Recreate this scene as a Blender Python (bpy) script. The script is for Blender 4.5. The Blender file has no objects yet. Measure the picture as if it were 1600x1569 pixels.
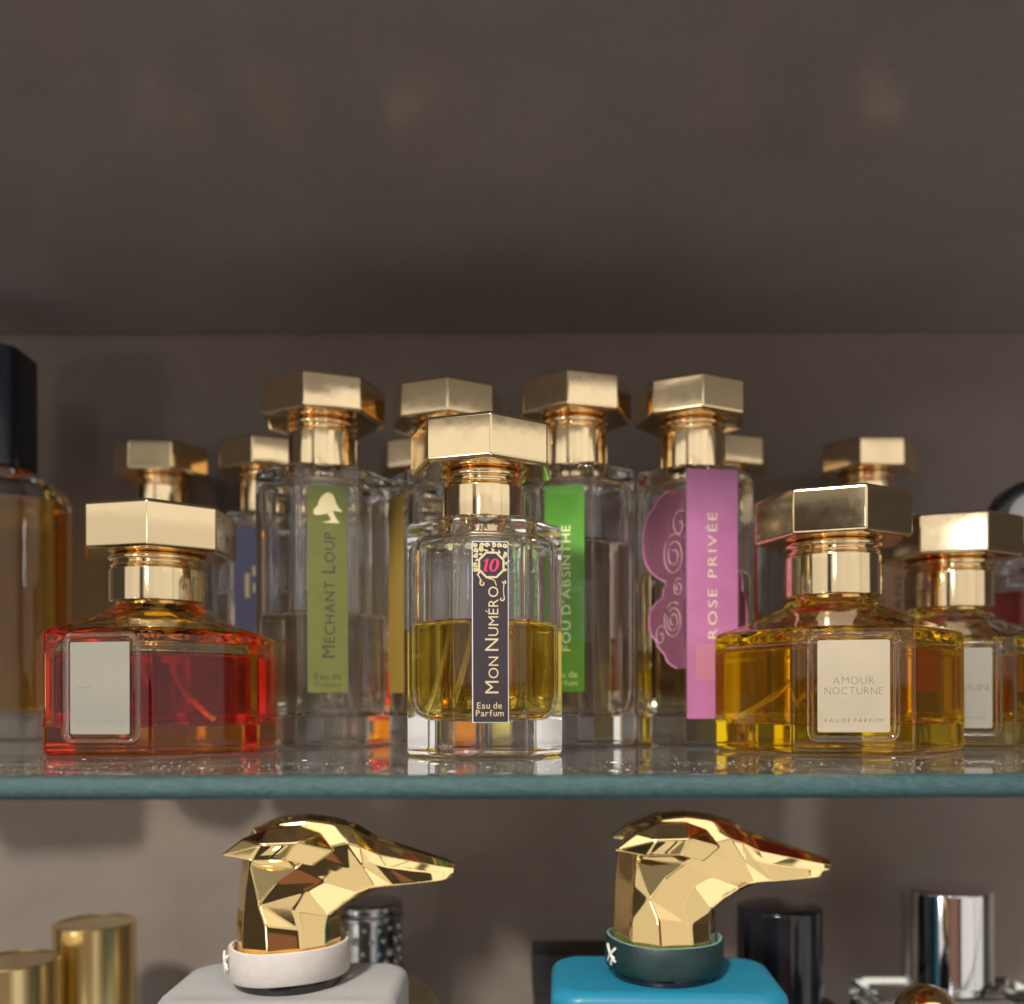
import bpy, bmesh, math, random
from math import sin, cos, pi, radians, atan2
from mathutils import Vector, Matrix

random.seed(7)
scene = bpy.context.scene
COL = scene.collection

# ------------------------------------------------------------------ camera
F = 1477.0                      # focal length in photo pixels
HZ = 1099.0                     # horizon row
cam_d = bpy.data.cameras.new('camera')
cam = bpy.data.objects.new('camera', cam_d)
COL.objects.link(cam)
cam.location = (0, 0, 0)
cam.rotation_euler = (radians(90), radians(0.15), 0)
cam_d.sensor_fit = 'HORIZONTAL'
cam_d.sensor_width = 36.0
cam_d.lens = 36.0 * F / 1600.0
cam_d.shift_y = (HZ - 784.5) / 1600.0
cam_d.clip_start = 0.005
cam_d.clip_end = 50.0
cam_d.dof.use_dof = True
cam_d.dof.focus_distance = 0.246
cam_d.dof.aperture_fstop = cam_d.lens / 3.3
scene.camera = cam

# ------------------------------------------------------------------ world, lamps, exposure
world = bpy.data.worlds.new('World')
scene.world = world
world.use_nodes = True
bg = world.node_tree.nodes['Background']
bg.inputs[0].default_value = (1.0, 0.84, 0.74, 1)
bg.inputs[1].default_value = 0.05


def area(name, loc, target, sx, sy, col, radiance, spread=180):
    d = bpy.data.lights.new(name, 'AREA')
    d.shape = 'RECTANGLE'
    d.size, d.size_y = sx, sy
    d.color = col
    d.energy = radiance * pi * sx * sy
    d.spread = radians(spread)
    o = bpy.data.objects.new(name, d)
    COL.objects.link(o)
    o.location = loc
    o.rotation_euler = (Vector(target) - Vector(loc)).to_track_quat('-Z', 'Y').to_euler()
    return o


WARM = (1.0, 0.95, 0.87)


def arc_panel(name, az0, az1, z0, z1, col, radiance, r=1.9):
    """bright stretch of the room in front of the cabinet, seen from the bottles between two bearings"""
    a = radians((az0 + az1) / 2)
    w = 2 * r * math.tan(radians((az1 - az0) / 2))
    x, y, z = r * sin(a), 0.3 - r * cos(a), (z0 + z1) / 2
    area(name, (x, y, z), (0, 0.3, z), w, z1 - z0, col, radiance)


arc_panel('room_light_a', -64, -44, -1.2, 0.64, WARM, 0.568)
arc_panel('room_light_b', -44, -27, -1.2, 0.66, WARM, 0.636)
arc_panel('room_light_c', -18, 4, 0.06, 0.72, WARM, 0.58)
arc_panel('room_light_d', 4, 17, 0.04, 0.72, WARM, 0.64)
arc_panel('room_light_g', 17, 30, -1.2, 0.72, WARM, 0.619)
arc_panel('room_light_e', 30, 50, -1.2, 0.77, WARM, 0.654)
arc_panel('room_light_f', 51, 76, -1.2, 0.66, WARM, 0.602)
arc_panel('far_wall_a', -68, -28, 0.50, 1.6, WARM, 0.17, 2.3)
arc_panel('far_wall_b', -27, 25, 0.60, 1.6, WARM, 0.17, 2.3)
arc_panel('far_wall_c', 26, 78, 0.50, 1.6, WARM, 0.17, 2.3)
arc_panel('terracotta_reflection', -14, 9, -0.75, -0.30, (1.0, 0.40, 0.24), 0.16)  # unseen dim red panel, added for the gold dog heads to reflect
area('lower_wall_fill', (-1.20, -1.25, -0.36), (0.05, 0.35, -0.05), 0.18, 0.18, (1.0, 0.93, 0.86), 20)  # fill added low at the left to brighten the lower wall
area('upper_board_fill', (0.30, -1.10, -1.60), (0.1, 0.3, 0), 3.0, 1.0, (1.0, 0.95, 0.92), 1.05)  # wide fill panel added below to lighten the upper board's underside
area('ceiling_lamp', (-0.56, -1.22, 1.27), (0, 0.3, 0), 0.18, 0.18, (1.0, 0.93, 0.84), 440)
area('room_ceiling', (0.0, -1.35, 1.95), (0.0, -1.35, 0), 3.4, 2.3, (1.0, 0.96, 0.92), 1.25)
area('window_light', (-0.35, -1.6, 0.35), (0, 0.3, 0), 0.10, 0.16, (0.90, 0.96, 1.0), 14)

scene.view_settings.view_transform = 'Standard'
scene.view_settings.look = 'None'
scene.view_settings.exposure = 0.26
scene.view_settings.gamma = 1.0
scene.view_settings.use_curve_mapping = False
cy = scene.cycles
cy.max_bounces = 26
cy.transmission_bounces = 24
cy.glossy_bounces = 10
cy.diffuse_bounces = 4
cy.transparent_max_bounces = 16
cy.volume_bounces = 0
cy.caustics_reflective = True
cy.caustics_refractive = True
cy.blur_glossy = 0.4
cy.sample_clamp_indirect = 10.0
cy.use_denoising = True
try:
    cy.denoiser = 'OPENIMAGEDENOISE'
except Exception:
    pass

MM = 0.001
ZS = -0.0146                    # top of the upper glass shelf
Y_FRONT, Y_WALL = 0.192, 0.452
Z_CEIL = 0.1765
ZL = -0.166                     # top of the lower glass shelf
N7 = 7


# ------------------------------------------------------------------ materials
def nt(name):
    m = bpy.data.materials.new(name)
    m.use_nodes = True
    t = m.node_tree
    for n in list(t.nodes):
        t.nodes.remove(n)
    out = t.nodes.new('ShaderNodeOutputMaterial')
    return m, t, out


def node(t, typ, **inp):
    n = t.nodes.new(typ)
    for k, v in inp.items():
        n.inputs[k.replace('_', ' ')].default_value = v
    return n


def c4(c):
    return (c[0], c[1], c[2], 1.0)


def coords(t, scale=(1, 1, 1)):
    tc = t.nodes.new('ShaderNodeTexCoord')
    mp = t.nodes.new('ShaderNodeMapping')
    mp.inputs['Scale'].default_value = scale
    t.links.new(tc.outputs['Object'], mp.inputs['Vector'])
    return mp.outputs['Vector']


def pbr(name, base, rough=0.5, metal=0.0, var=0.0, vscale=60, rvar=0.0, rscale=90,
        bump=0.0, bscale=800, coat=0.0, spec=0.5, stretch=(1, 1, 1)):
    m, t, out = nt(name)
    b = t.nodes.new('ShaderNodeBsdfPrincipled')
    b.inputs['Base Color'].default_value = c4(base)
    b.inputs['Roughness'].default_value = rough
    b.inputs['Metallic'].default_value = metal
    b.inputs['Coat Weight'].default_value = coat
    b.inputs['Specular IOR Level'].default_value = spec
    v = coords(t, stretch)
    if var > 0:
        n = node(t, 'ShaderNodeTexNoise', Scale=vscale, Detail=6.0, Roughness=0.6)
        t.links.new(v, n.inputs['Vector'])
        r = t.nodes.new('ShaderNodeValToRGB')
        r.color_ramp.elements[0].position = 0.3
        r.color_ramp.elements[1].position = 0.7
        r.color_ramp.elements[0].color = c4([x * (1 - var) for x in base])
        r.color_ramp.elements[1].color = c4([min(1, x * (1 + var)) for x in base])
        t.links.new(n.outputs['Fac'], r.inputs['Fac'])
        t.links.new(r.outputs['Color'], b.inputs['Base Color'])
    if rvar > 0:
        n2 = node(t, 'ShaderNodeTexNoise', Scale=rscale, Detail=5.0, Roughness=0.7)
        t.links.new(v, n2.inputs['Vector'])
        mr = t.nodes.new('ShaderNodeMapRange')
        mr.inputs['From Min'].default_value = 0.35
        mr.inputs['From Max'].default_value = 0.75
        mr.inputs['To Min'].default_value = rough
        mr.inputs['To Max'].default_value = rough + rvar
        t.links.new(n2.outputs['Fac'], mr.inputs['Value'])
        t.links.new(mr.outputs['Result'], b.inputs['Roughness'])
    if bump > 0:
        n3 = node(t, 'ShaderNodeTexNoise', Scale=bscale, Detail=4.0)
        t.links.new(v, n3.inputs['Vector'])
        bp = t.nodes.new('ShaderNodeBump')
        bp.inputs['Strength'].default_value = bump
        bp.inputs['Distance'].default_value = 0.0002
        t.links.new(n3.outputs['Fac'], bp.inputs['Height'])
        t.links.new(bp.outputs['Normal'], b.inputs['Normal'])
    t.links.new(b.outputs[0], out.inputs['Surface'])
    return m


def glass(name, ior=1.5, col=(1, 1, 1), rough=0.0):
    m, t, out = nt(name)
    g = node(t, 'ShaderNodeBsdfGlass', IOR=ior, Roughness=rough)
    g.inputs['Color'].default_value = c4(col)
    t.links.new(g.outputs[0], out.inputs['Surface'])
    return m


def absorb(t, out, T, dist):
    sig = [-math.log(max(x, 1e-4)) / dist for x in T]
    D = max(sig) * 1.001 + 1e-6
    v = t.nodes.new('ShaderNodeVolumeAbsorption')
    v.inputs['Color'].default_value = c4([max(0.0, 1 - s / D) for s in sig])
    v.inputs['Density'].default_value = D
    t.links.new(v.outputs[0], out.inputs['Volume'])


def tinted_glass(name, T, dist):
    m = glass(name, 1.5)
    t = m.node_tree
    absorb(t, next(n for n in t.nodes if n.type == 'OUTPUT_MATERIAL'), T, dist)
    return m


def liquid_mats(name, T, dist=0.04):
    res = []
    for suf, ior in (('side', 1.363 / 1.5), ('top', 1.363)):
        m, t, out = nt(name + '_' + suf)
        g = node(t, 'ShaderNodeBsdfGlass', IOR=ior, Roughness=0.0)
        g.inputs['Color'].default_value = (1, 1, 1, 1)
        t.links.new(g.outputs[0], out.inputs['Surface'])
        absorb(t, out, T, dist)
        res.append(m)
    return res


M = {}
M['gold'] = pbr('pale_gold', (0.90, 0.715, 0.445), 0.045, 1.0, rvar=0.10, rscale=140, bump=0.03, bscale=300)
M['gold_worn'] = pbr('pale_gold_worn', (0.90, 0.715, 0.445), 0.06, 1.0, rvar=0.05, rscale=260, bump=0.03, bscale=300)
M['gold_bright'] = pbr('polished_gold', (0.95, 0.70, 0.33), 0.025, 1.0, rvar=0.05, rscale=120, bump=0.015, bscale=200)
M['brass'] = pbr('brushed_brass', (0.80, 0.62, 0.30), 0.26, 1.0, bump=0.25, bscale=500, stretch=(1, 1, 0.02))
M['chrome'] = pbr('chrome', (0.80, 0.79, 0.80), 0.05, 1.0, rvar=0.05)
M['dark_chrome'] = pbr('dark_chrome', (0.42, 0.41, 0.42), 0.16, 1.0, bump=0.2, bscale=900)
M['black'] = pbr('black_gloss', (0.012, 0.012, 0.017), 0.10, 0.0, rvar=0.1, coat=0.3)
M['navy'] = pbr('navy_cap', (0.010, 0.014, 0.028), 0.18, 0.0, rvar=0.12, coat=0.2)
M['black_matte'] = pbr('black_matte', (0.016, 0.014, 0.015), 0.5, 0.0)
M['glass'] = glass('clear_glass', 1.5)
M['glass_red'] = tinted_glass('orange_tinted_glass', (0.999, 0.715, 0.17), 0.02)
M['glass_yellow'] = tinted_glass('yellow_tinted_glass', (0.999, 0.918, 0.33), 0.02)
M['glass_gold'] = tinted_glass('gold_tinted_glass', (0.999, 0.945, 0.65), 0.02)
def tube_mat():
    """clear plastic tube standing in liquid: nearly index matched, slightly milky"""
    m, t, out = nt('clear_tube')
    g = node(t, 'ShaderNodeBsdfGlass', IOR=1.07, Roughness=0.02)
    g.inputs['Color'].default_value = (0.97, 0.97, 0.97, 1)
    d = node(t, 'ShaderNodeBsdfDiffuse')
    d.inputs['Color'].default_value = (0.8, 0.78, 0.75, 1)
    mx = t.nodes.new('ShaderNodeMixShader')
    mx.inputs['Fac'].default_value = 0.16
    t.links.new(g.outputs[0], mx.inputs[1])
    t.links.new(d.outputs[0], mx.inputs[2])
    t.links.new(mx.outputs[0], out.inputs['Surface'])
    return m


M['tube'] = tube_mat()
M['tube_milky'] = pbr('milky_tube', (0.75, 0.73, 0.70), 0.35)
M['pump'] = pbr('pump_plastic', (0.62, 0.60, 0.57), 0.35)
M['grey_paint'] = pbr('grey_lacquer', (0.47, 0.45, 0.455), 0.42, var=0.02, vscale=40, bump=0.05, bscale=600)
M['blue_paint'] = pbr('blue_lacquer', (0.016, 0.225, 0.37), 0.36, var=0.03, vscale=40, bump=0.05, bscale=600)
M['grey_leather'] = pbr('grey_leather', (0.50, 0.45, 0.43), 0.6, var=0.06, vscale=300, bump=0.5, bscale=1300)
M['green_leather'] = pbr('green_leather', (0.006, 0.026, 0.026), 0.5, var=0.15, vscale=300, bump=0.5, bscale=1300)
M['grey_edge'] = pbr('grey_leather_edge', (0.72, 0.66, 0.60), 0.8, bump=0.6, bscale=900)
M['green_edge'] = pbr('green_leather_edge', (0.16, 0.30, 0.30), 0.8, var=0.25, vscale=500, bump=0.6, bscale=900)
M['thread'] = pbr('cream_thread', (0.75, 0.72, 0.64), 0.7, bump=0.4, bscale=1500)
M['lbl_dark'] = pbr('aubergine_paper', (0.028, 0.018, 0.024), 0.42, var=0.1, vscale=400)
M['lbl_foil'] = pbr('gold_foil', (0.88, 0.74, 0.44), 0.30, 0.75)
M['lbl_pink_ink'] = pbr('pink_ink', (0.62, 0.03, 0.12), 0.5)
M['lbl_olive'] = pbr('olive_paper', (0.125, 0.135, 0.030), 0.40, var=0.08, vscale=200)
M['ink_dark'] = pbr('dark_ink', (0.030, 0.030, 0.016), 0.6)
M['lbl_cream'] = pbr('cream_ink', (0.72, 0.64, 0.36), 0.5)
M['lbl_green'] = pbr('green_paper', (0.095, 0.300, 0.040), 0.20, var=0.08, vscale=200, coat=0.4)
M['lbl_pale'] = pbr('pale_gold_ink', (0.78, 0.80, 0.45), 0.35, 0.3)
M['lbl_blue'] = pbr('violet_blue_paper', (0.11, 0.11, 0.24), 0.45)
M['lbl_yellow'] = pbr('ochre_paper', (0.26, 0.17, 0.03), 0.45)
M['lbl_red'] = pbr('red_paper', (0.32, 0.035, 0.035), 0.45)
M['lbl_salmon'] = pbr('tan_paper', (0.40, 0.235, 0.14), 0.45)
M['lbl_plate'] = pbr('pale_gold_plate', (0.62, 0.53, 0.385), 0.30, 0.7, rvar=0.1, rscale=60)
M['lbl_plate_b'] = pbr('ivory_plate', (0.27, 0.255, 0.215), 0.34, 0.35, rvar=0.08, rscale=60)
M['plate_ink'] = pbr('engraved_ink', (0.16, 0.12, 0.075), 0.4, 0.3)
M['plate_ink_b'] = pbr('faint_engraving', (0.19, 0.175, 0.145), 0.4, 0.3)
M['lbl_white'] = pbr('pale_grey_paper', (0.60, 0.62, 0.62), 0.5)
M['disc_white'] = pbr('white_enamel', (0.74, 0.72, 0.76), 0.2, coat=0.4)
M['disc_yellow'] = pbr('yellow_enamel', (0.62, 0.45, 0.08), 0.25)
M['sand'] = pbr('sand_gold_lacquer', (0.50, 0.42, 0.26), 0.3, 0.5)


def pink_mat():
    m, t, out = nt('pink_translucent_film')
    d = t.nodes.new('ShaderNodeBsdfPrincipled')
    d.inputs['Base Color'].default_value = (0.56, 0.21, 0.43, 1)
    d.inputs['Roughness'].default_value = 0.3
    tr = t.nodes.new('ShaderNodeBsdfTransparent')
    tr.inputs['Color'].default_value = (0.80, 0.42, 0.66, 1)
    mx = t.nodes.new('ShaderNodeMixShader')
    n = node(t, 'ShaderNodeTexNoise', Scale=70.0, Detail=2.0)
    t.links.new(coords(t), n.inputs['Vector'])
    mr = t.nodes.new('ShaderNodeMapRange')
    mr.inputs['To Min'].default_value = 0.15
    mr.inputs['To Max'].default_value = 0.50
    t.links.new(n.outputs['Fac'], mr.inputs['Value'])
    t.links.new(mr.outputs['Result'], mx.inputs['Fac'])
    t.links.new(d.outputs[0], mx.inputs[1])
    t.links.new(tr.outputs[0], mx.inputs[2])
    t.links.new(mx.outputs[0], out.inputs['Surface'])
    return m


def petal_mat():
    m, t, out = nt('pink_petal_film')
    d = t.nodes.new('ShaderNodeBsdfPrincipled')
    d.inputs['Base Color'].default_value = (0.30, 0.13, 0.20, 1)
    d.inputs['Roughness'].default_value = 0.3
    tr = t.nodes.new('ShaderNodeBsdfTransparent')
    tr.inputs['Color'].default_value = (0.85, 0.55, 0.62, 1)
    mx = t.nodes.new('ShaderNodeMixShader')
    mx.inputs['Fac'].default_value = 0.62
    t.links.new(d.outputs[0], mx.inputs[1])
    t.links.new(tr.outputs[0], mx.inputs[2])
    t.links.new(mx.outputs[0], out.inputs['Surface'])
    return m


M['lbl_pink'] = pink_mat()
M['lbl_petal'] = petal_mat()
M['petal_line'] = pbr('petal_line_ink', (0.50, 0.33, 0.34), 0.4, 0.2)
M['petal_rim'] = pbr('petal_rim_ink', (0.42, 0.15, 0.30), 0.35)


def panel_mat(name, a, b, rough, rvar, bump=0.25):
    """taupe suede-look laminate: mottled tone, faint vertical grain, satin gloss"""
    m, t, out = nt(name)
    p = t.nodes.new('ShaderNodeBsdfPrincipled')
    n = node(t, 'ShaderNodeTexNoise', Scale=14.0, Detail=8.0, Roughness=0.65)
    t.links.new(coords(t), n.inputs['Vector'])
    n2 = node(t, 'ShaderNodeTexNoise', Scale=420.0, Detail=3.0, Roughness=0.7)
    t.links.new(coords(t), n2.inputs['Vector'])
    mxf = t.nodes.new('ShaderNodeMath')
    mxf.operation = 'MULTIPLY_ADD'
    t.links.new(n2.outputs['Fac'], mxf.inputs[0])
    mxf.inputs[1].default_value = 0.45
    t.links.new(n.outputs['Fac'], mxf.inputs[2])
    r = t.nodes.new('ShaderNodeValToRGB')
    r.color_ramp.elements[0].position = 0.45
    r.color_ramp.elements[1].position = 1.0
    r.color_ramp.elements[0].color = c4(a)
    r.color_ramp.elements[1].color = c4(b)
    t.links.new(mxf.outputs[0], r.inputs['Fac'])
    t.links.new(r.outputs['Color'], p.inputs['Base Color'])
    n3 = node(t, 'ShaderNodeTexNoise', Scale=22.0, Detail=4.0)
    t.links.new(coords(t), n3.inputs['Vector'])
    mr = t.nodes.new('ShaderNodeMapRange')
    mr.inputs['To Min'].default_value = rough
    mr.inputs['To Max'].default_value = rough + rvar
    t.links.new(n3.outputs['Fac'], mr.inputs['Value'])
    t.links.new(mr.outputs['Result'], p.inputs['Roughness'])
    bp = t.nodes.new('ShaderNodeBump')
    bp.inputs['Strength'].default_value = bump
    bp.inputs['Distance'].default_value = 0.0003
    t.links.new(n2.outputs['Fac'], bp.inputs['Height'])
    t.links.new(bp.outputs['Normal'], p.inputs['Normal'])
    t.links.new(p.outputs[0], out.inputs['Surface'])
    return m


M['wall'] = panel_mat('taupe_laminate_back', (0.146, 0.112, 0.095), (0.214, 0.166, 0.142), 0.42, 0.15)
M['ceil'] = panel_mat('taupe_laminate_top', (0.190, 0.159, 0.154), (0.248, 0.210, 0.203), 0.12, 0.05, 0.04)


def shelf_mats():
    # sheet: float glass with a greenish tint and dust lying on the upper face
    m, t, out = nt('float_glass')
    # a parallel sheet bends nothing: straight transmission plus mirror reflection by Fresnel
    tr = t.nodes.new('ShaderNodeBsdfTransparent')
    tr.inputs['Color'].default_value = (0.99, 1.0, 0.995, 1)
    gl = node(t, 'ShaderNodeBsdfGlossy', Roughness=0.015)
    gl.inputs['Color'].default_value = (1, 1, 1, 1)
    fr = node(t, 'ShaderNodeFresnel', IOR=1.52)
    gb = t.nodes.new('ShaderNodeNewGeometry')
    inv = t.nodes.new('ShaderNodeMath')
    inv.operation = 'SUBTRACT'
    inv.inputs[0].default_value = 1.0
    t.links.new(gb.outputs['Backfacing'], inv.inputs[1])
    fm = t.nodes.new('ShaderNodeMath')
    fm.operation = 'MULTIPLY'
    t.links.new(fr.outputs[0], fm.inputs[0])
    t.links.new(inv.outputs[0], fm.inputs[1])
    g = t.nodes.new('ShaderNodeMixShader')
    t.links.new(fm.outputs[0], g.inputs['Fac'])
    t.links.new(tr.outputs[0], g.inputs[1])
    t.links.new(gl.outputs[0], g.inputs[2])
    d = node(t, 'ShaderNodeBsdfDiffuse')
    d.inputs['Color'].default_value = (0.62, 0.60, 0.57, 1)
    mx = t.nodes.new('ShaderNodeMixShader')
    v = coords(t)
    n = node(t, 'ShaderNodeTexNoise', Scale=2400.0, Detail=3.0, Roughness=0.75)
    t.links.new(v, n.inputs['Vector'])
    n2 = node(t, 'ShaderNodeTexNoise', Scale=45.0, Detail=4.0, Roughness=0.6)
    t.links.new(v, n2.inputs['Vector'])
    ad = t.nodes.new('ShaderNodeMath')
    ad.operation = 'MULTIPLY_ADD'
    t.links.new(n2.outputs['Fac'], ad.inputs[0])
    ad.inputs[1].default_value = 0.34
    t.links.new(n.outputs['Fac'], ad.inputs[2])
    mr = t.nodes.new('ShaderNodeMapRange')
    mr.inputs['From Min'].default_value = 0.72
    mr.inputs['From Max'].default_value = 0.92
    mr.inputs['To Min'].default_value = 0.012
    mr.inputs['To Max'].default_value = 0.60
    t.links.new(ad.outputs[0], mr.inputs['Value'])
    geo = t.nodes.new('ShaderNodeNewGeometry')
    sx = t.nodes.new('ShaderNodeSeparateXYZ')
    t.links.new(geo.outputs['True Normal'], sx.inputs[0])
    tcn = t.nodes.new('ShaderNodeTexCoord')
    sn = t.nodes.new('ShaderNodeSeparateXYZ')
    t.links.new(tcn.outputs['Object'], sn.inputs[0])
    gt = t.nodes.new('ShaderNodeMath')
    gt.operation = 'GREATER_THAN'
    gt.inputs[1].default_value = -0.0005      # only the upper face
    t.links.new(sn.outputs['Z'], gt.inputs[0])
    ml = t.nodes.new('ShaderNodeMath')
    ml.operation = 'MULTIPLY'
    t.links.new(mr.outputs['Result'], ml.inputs[0])
    t.links.new(gt.outputs[0], ml.inputs[1])
    t.links.new(ml.outputs[0], mx.inputs['Fac'])
    t.links.new(g.outputs[0], mx.inputs[1])
    t.links.new(d.outputs[0], mx.inputs[2])
    t.links.new(mx.outputs[0], out.inputs['Surface'])
    absorb(t, out, (0.60, 0.86, 0.80), 0.10)
    # ground front edge
    e, t, out = nt('ground_glass_edge')
    p = t.nodes.new('ShaderNodeBsdfPrincipled')
    p.inputs['Roughness'].default_value = 0.28
    v = coords(t, (0.35, 1, 1))
    n = node(t, 'ShaderNodeTexNoise', Scale=1700.0, Detail=4.0, Roughness=0.8)
    t.links.new(v, n.inputs['Vector'])
    r = t.nodes.new('ShaderNodeValToRGB')
    r.color_ramp.elements[0].position = 0.30
    r.color_ramp.elements[1].position = 0.78
    r.color_ramp.elements[0].color = (0.002, 0.030, 0.030, 1)
    r.color_ramp.elements[1].color = (0.055, 0.125, 0.132, 1)
    t.links.new(n.outputs['Fac'], r.inputs['Fac'])
    t.links.new(r.outputs['Color'], p.inputs['Base Color'])
    bp = t.nodes.new('ShaderNodeBump')
    bp.inputs['Strength'].default_value = 0.9
    bp.inputs['Distance'].default_value = 0.0004
    t.links.new(n.outputs['Fac'], bp.inputs['Height'])
    t.links.new(bp.outputs['Normal'], p.inputs['Normal'])
    t.links.new(p.outputs[0], out.inputs['Surface'])
    return m, e


M['sheet'], M['edge'] = shelf_mats()

LIQ = {
    'amber': liquid_mats('amber_liquid', (0.99, 0.70, 0.06)),
    'yellow': liquid_mats('yellow_liquid', (0.998, 0.77, 0.028), 0.06),
    'red': liquid_mats('red_liquid', (0.86, 0.020, 0.016), 0.05),
    'pale': liquid_mats('pale_liquid', (0.90, 0.84, 0.68)),
    'brown': liquid_mats('brown_liquid', (0.62, 0.42, 0.18)),
    'olive': liquid_mats('olive_liquid', (0.80, 0.72, 0.42)),
    'rose': liquid_mats('rose_liquid', (0.86, 0.74, 0.64)),
    'honey': liquid_mats('honey_liquid', (0.95, 0.55, 0.06), 0.03),
    'gold': liquid_mats('gold_liquid', (0.985, 0.82, 0.22), 0.06),
    'wine': liquid_mats('wine_liquid', (0.45, 0.05, 0.06)),
}


# ------------------------------------------------------------------ mesh helpers
def mesh_obj(name, verts, faces, mat, parent=None, smooth=True, wn=False, bevel=0.0, mats=None,
             midx=None, sharp=None):
    me = bpy.data.meshes.new(name)
    me.from_pydata([tuple(v) for v in verts], [], faces)
    for m in (mats or [mat]):
        me.materials.append(m)
    if midx:
        me.polygons.foreach_set('material_index', midx)
    me.polygons.foreach_set('use_smooth', [smooth] * len(me.polygons))
    me.update()
    if sharp is not None:
        me.set_sharp_from_angle(angle=radians(sharp))
    o = bpy.data.objects.new(name, me)
    COL.objects.link(o)
    if parent is not None:
        o.parent = parent
    if bevel > 0:
        b = o.modifiers.new('bevel', 'BEVEL')
        b.width = bevel
        b.segments = 3
        b.limit_method = 'ANGLE'
        b.angle_limit = radians(12)
        b.harden_normals = False
    if wn:
        w = o.modifiers.new('wn', 'WEIGHTED_NORMAL')
        w.keep_sharp = True
        w.weight = 90
    return o


def thing(name, loc, yaw, label, cat, group=None):
    o = bpy.data.objects.new(name, None)
    o.empty_display_size = 0.01
    COL.objects.link(o)
    o.location = loc
    o.rotation_euler = (0, 0, radians(yaw))
    o['label'] = label
    o['category'] = cat
    if group:
        o['group'] = group
    return o


def ring(z, R, r, n=N7, m=5, phase=0.0, cx=0.0, cyy=0.0):
    """rounded n-gon of circumradius R and corner radius r (mm in, metres out); a facet faces -Y at phase 0"""
    cosn = cos(pi / n)
    r = min(r, R * cosn)
    rc = R - r / cosn
    pts = []
    for k in range(n):
        va = -pi / 2 + pi / n + 2 * pi * k / n + phase
        for j in range(m):
            a = va - pi / n + 2 * pi / n * j / (m - 1)
            pts.append(((rc * cos(va) + r * cos(a) + cx) * MM, (rc * sin(va) + r * sin(a) + cyy) * MM, z * MM))
    return pts


def circ(z, rc, **kw):
    n = kw.get('n', N7)
    return ring(z, rc / cos(pi / n), rc, **kw)


def loft(rings, cap0=True, cap1=True, flip=False):
    verts, faces = [], []
    n = len(rings[0])
    for rg in rings:
        verts += rg
    for i in range(len(rings) - 1):
        for j in range(n):
            a, b = i * n + j, i * n + (j + 1) % n
            faces.append((a, b, b + n, a + n))
    if cap0:
        faces.append(tuple(range(n - 1, -1, -1)))
    if cap1:
        faces.append(tuple(range((len(rings) - 1) * n, len(rings) * n)))
    if flip:
        faces = [tuple(reversed(f)) for f in faces]
    return verts, faces


def join(*vf):
    V, Fc = [], []
    for v, f in vf:
        o = len(V)
        V += list(v)
        Fc += [tuple(i + o for i in q) for q in f]
    return V, Fc


def lathe(profile, seg=48, cap0=True, cap1=True):
    rings = [[(r * cos(2 * pi * k / seg) * MM, r * sin(2 * pi * k / seg) * MM, z * MM) for k in range(seg)]
             for r, z in profile]
    return loft(rings, cap0, cap1)


def tube(pts, r, seg=8):
    """tube through points (metres)"""
    pts = [Vector(p) for p in pts]
    rings = []
    for i, p in enumerate(pts):
        d = (pts[min(i + 1, len(pts) - 1)] - pts[max(i - 1, 0)]).normalized()
        up = Vector((0, 0, 1)) if abs(d.z) < 0.9 else Vector((1, 0, 0))
        a = d.cross(up).normalized()
        b = d.cross(a).normalized()
        rings.append([tuple(p + r * (cos(2 * pi * k / seg) * a - sin(2 * pi * k / seg) * b)) for k in range(seg)])
    return loft(rings)


def box(x0, x1, y0, y1, z0, z1):
    v = [(x0, y0, z0), (x1, y0, z0), (x1, y1, z0), (x0, y1, z0), (x0, y0, z1), (x1, y0, z1), (x1, y1, z1), (x0, y1, z1)]
    f = [(3, 2, 1, 0), (4, 5, 6, 7), (0, 1, 5, 4), (1, 2, 6, 5), (2, 3, 7, 6), (3, 0, 4, 7)]
    return v, f


def rbox(hx, hy, r, z, seg=6):
    """rounded rectangle ring, mm"""
    pts = []
    for cxs, cys, a0 in ((1, -1, -pi / 2), (1, 1, 0), (-1, 1, pi / 2), (-1, -1, pi)):
        for j in range(seg):
            a = a0 + pi / 2 * j / (seg - 1)
            pts.append(((cxs * (hx - r) + r * cos(a)) * MM, (cys * (hy - r) + r * sin(a)) * MM, z * MM))
    return pts


# ---- flat print: letters as meshes laid out in (u, v) millimetres
_glyph = {}


def glyph(ch, thin=0.0, shear=0.0):
    key = (ch, thin, shear)
    if key not in _glyph:
        cu = bpy.data.curves.new('tmp_text', 'FONT')
        cu.body = ch
        cu.size = 1.0
        cu.resolution_u = 3
        cu.offset = thin
        cu.shear = shear
        ob = bpy.data.objects.new('tmp_text', cu)
        COL.objects.link(ob)
        dg = bpy.context.evaluated_depsgraph_get()
        me = ob.evaluated_get(dg).to_mesh()
        vs = [(v.co.x, v.co.y) for v in me.vertices]
        fs = [tuple(p.vertices) for p in me.polygons]
        ob.evaluated_get(dg).to_mesh_clear()
        bpy.data.objects.remove(ob)
        bpy.data.curves.remove(cu)
        x0 = min(v[0] for v in vs) if vs else 0
        x1 = max(v[0] for v in vs) if vs else 0.3
        _glyph[key] = ([(v[0] - x0, v[1]) for v in vs], fs, x1 - x0)
    return _glyph[key]


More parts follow.
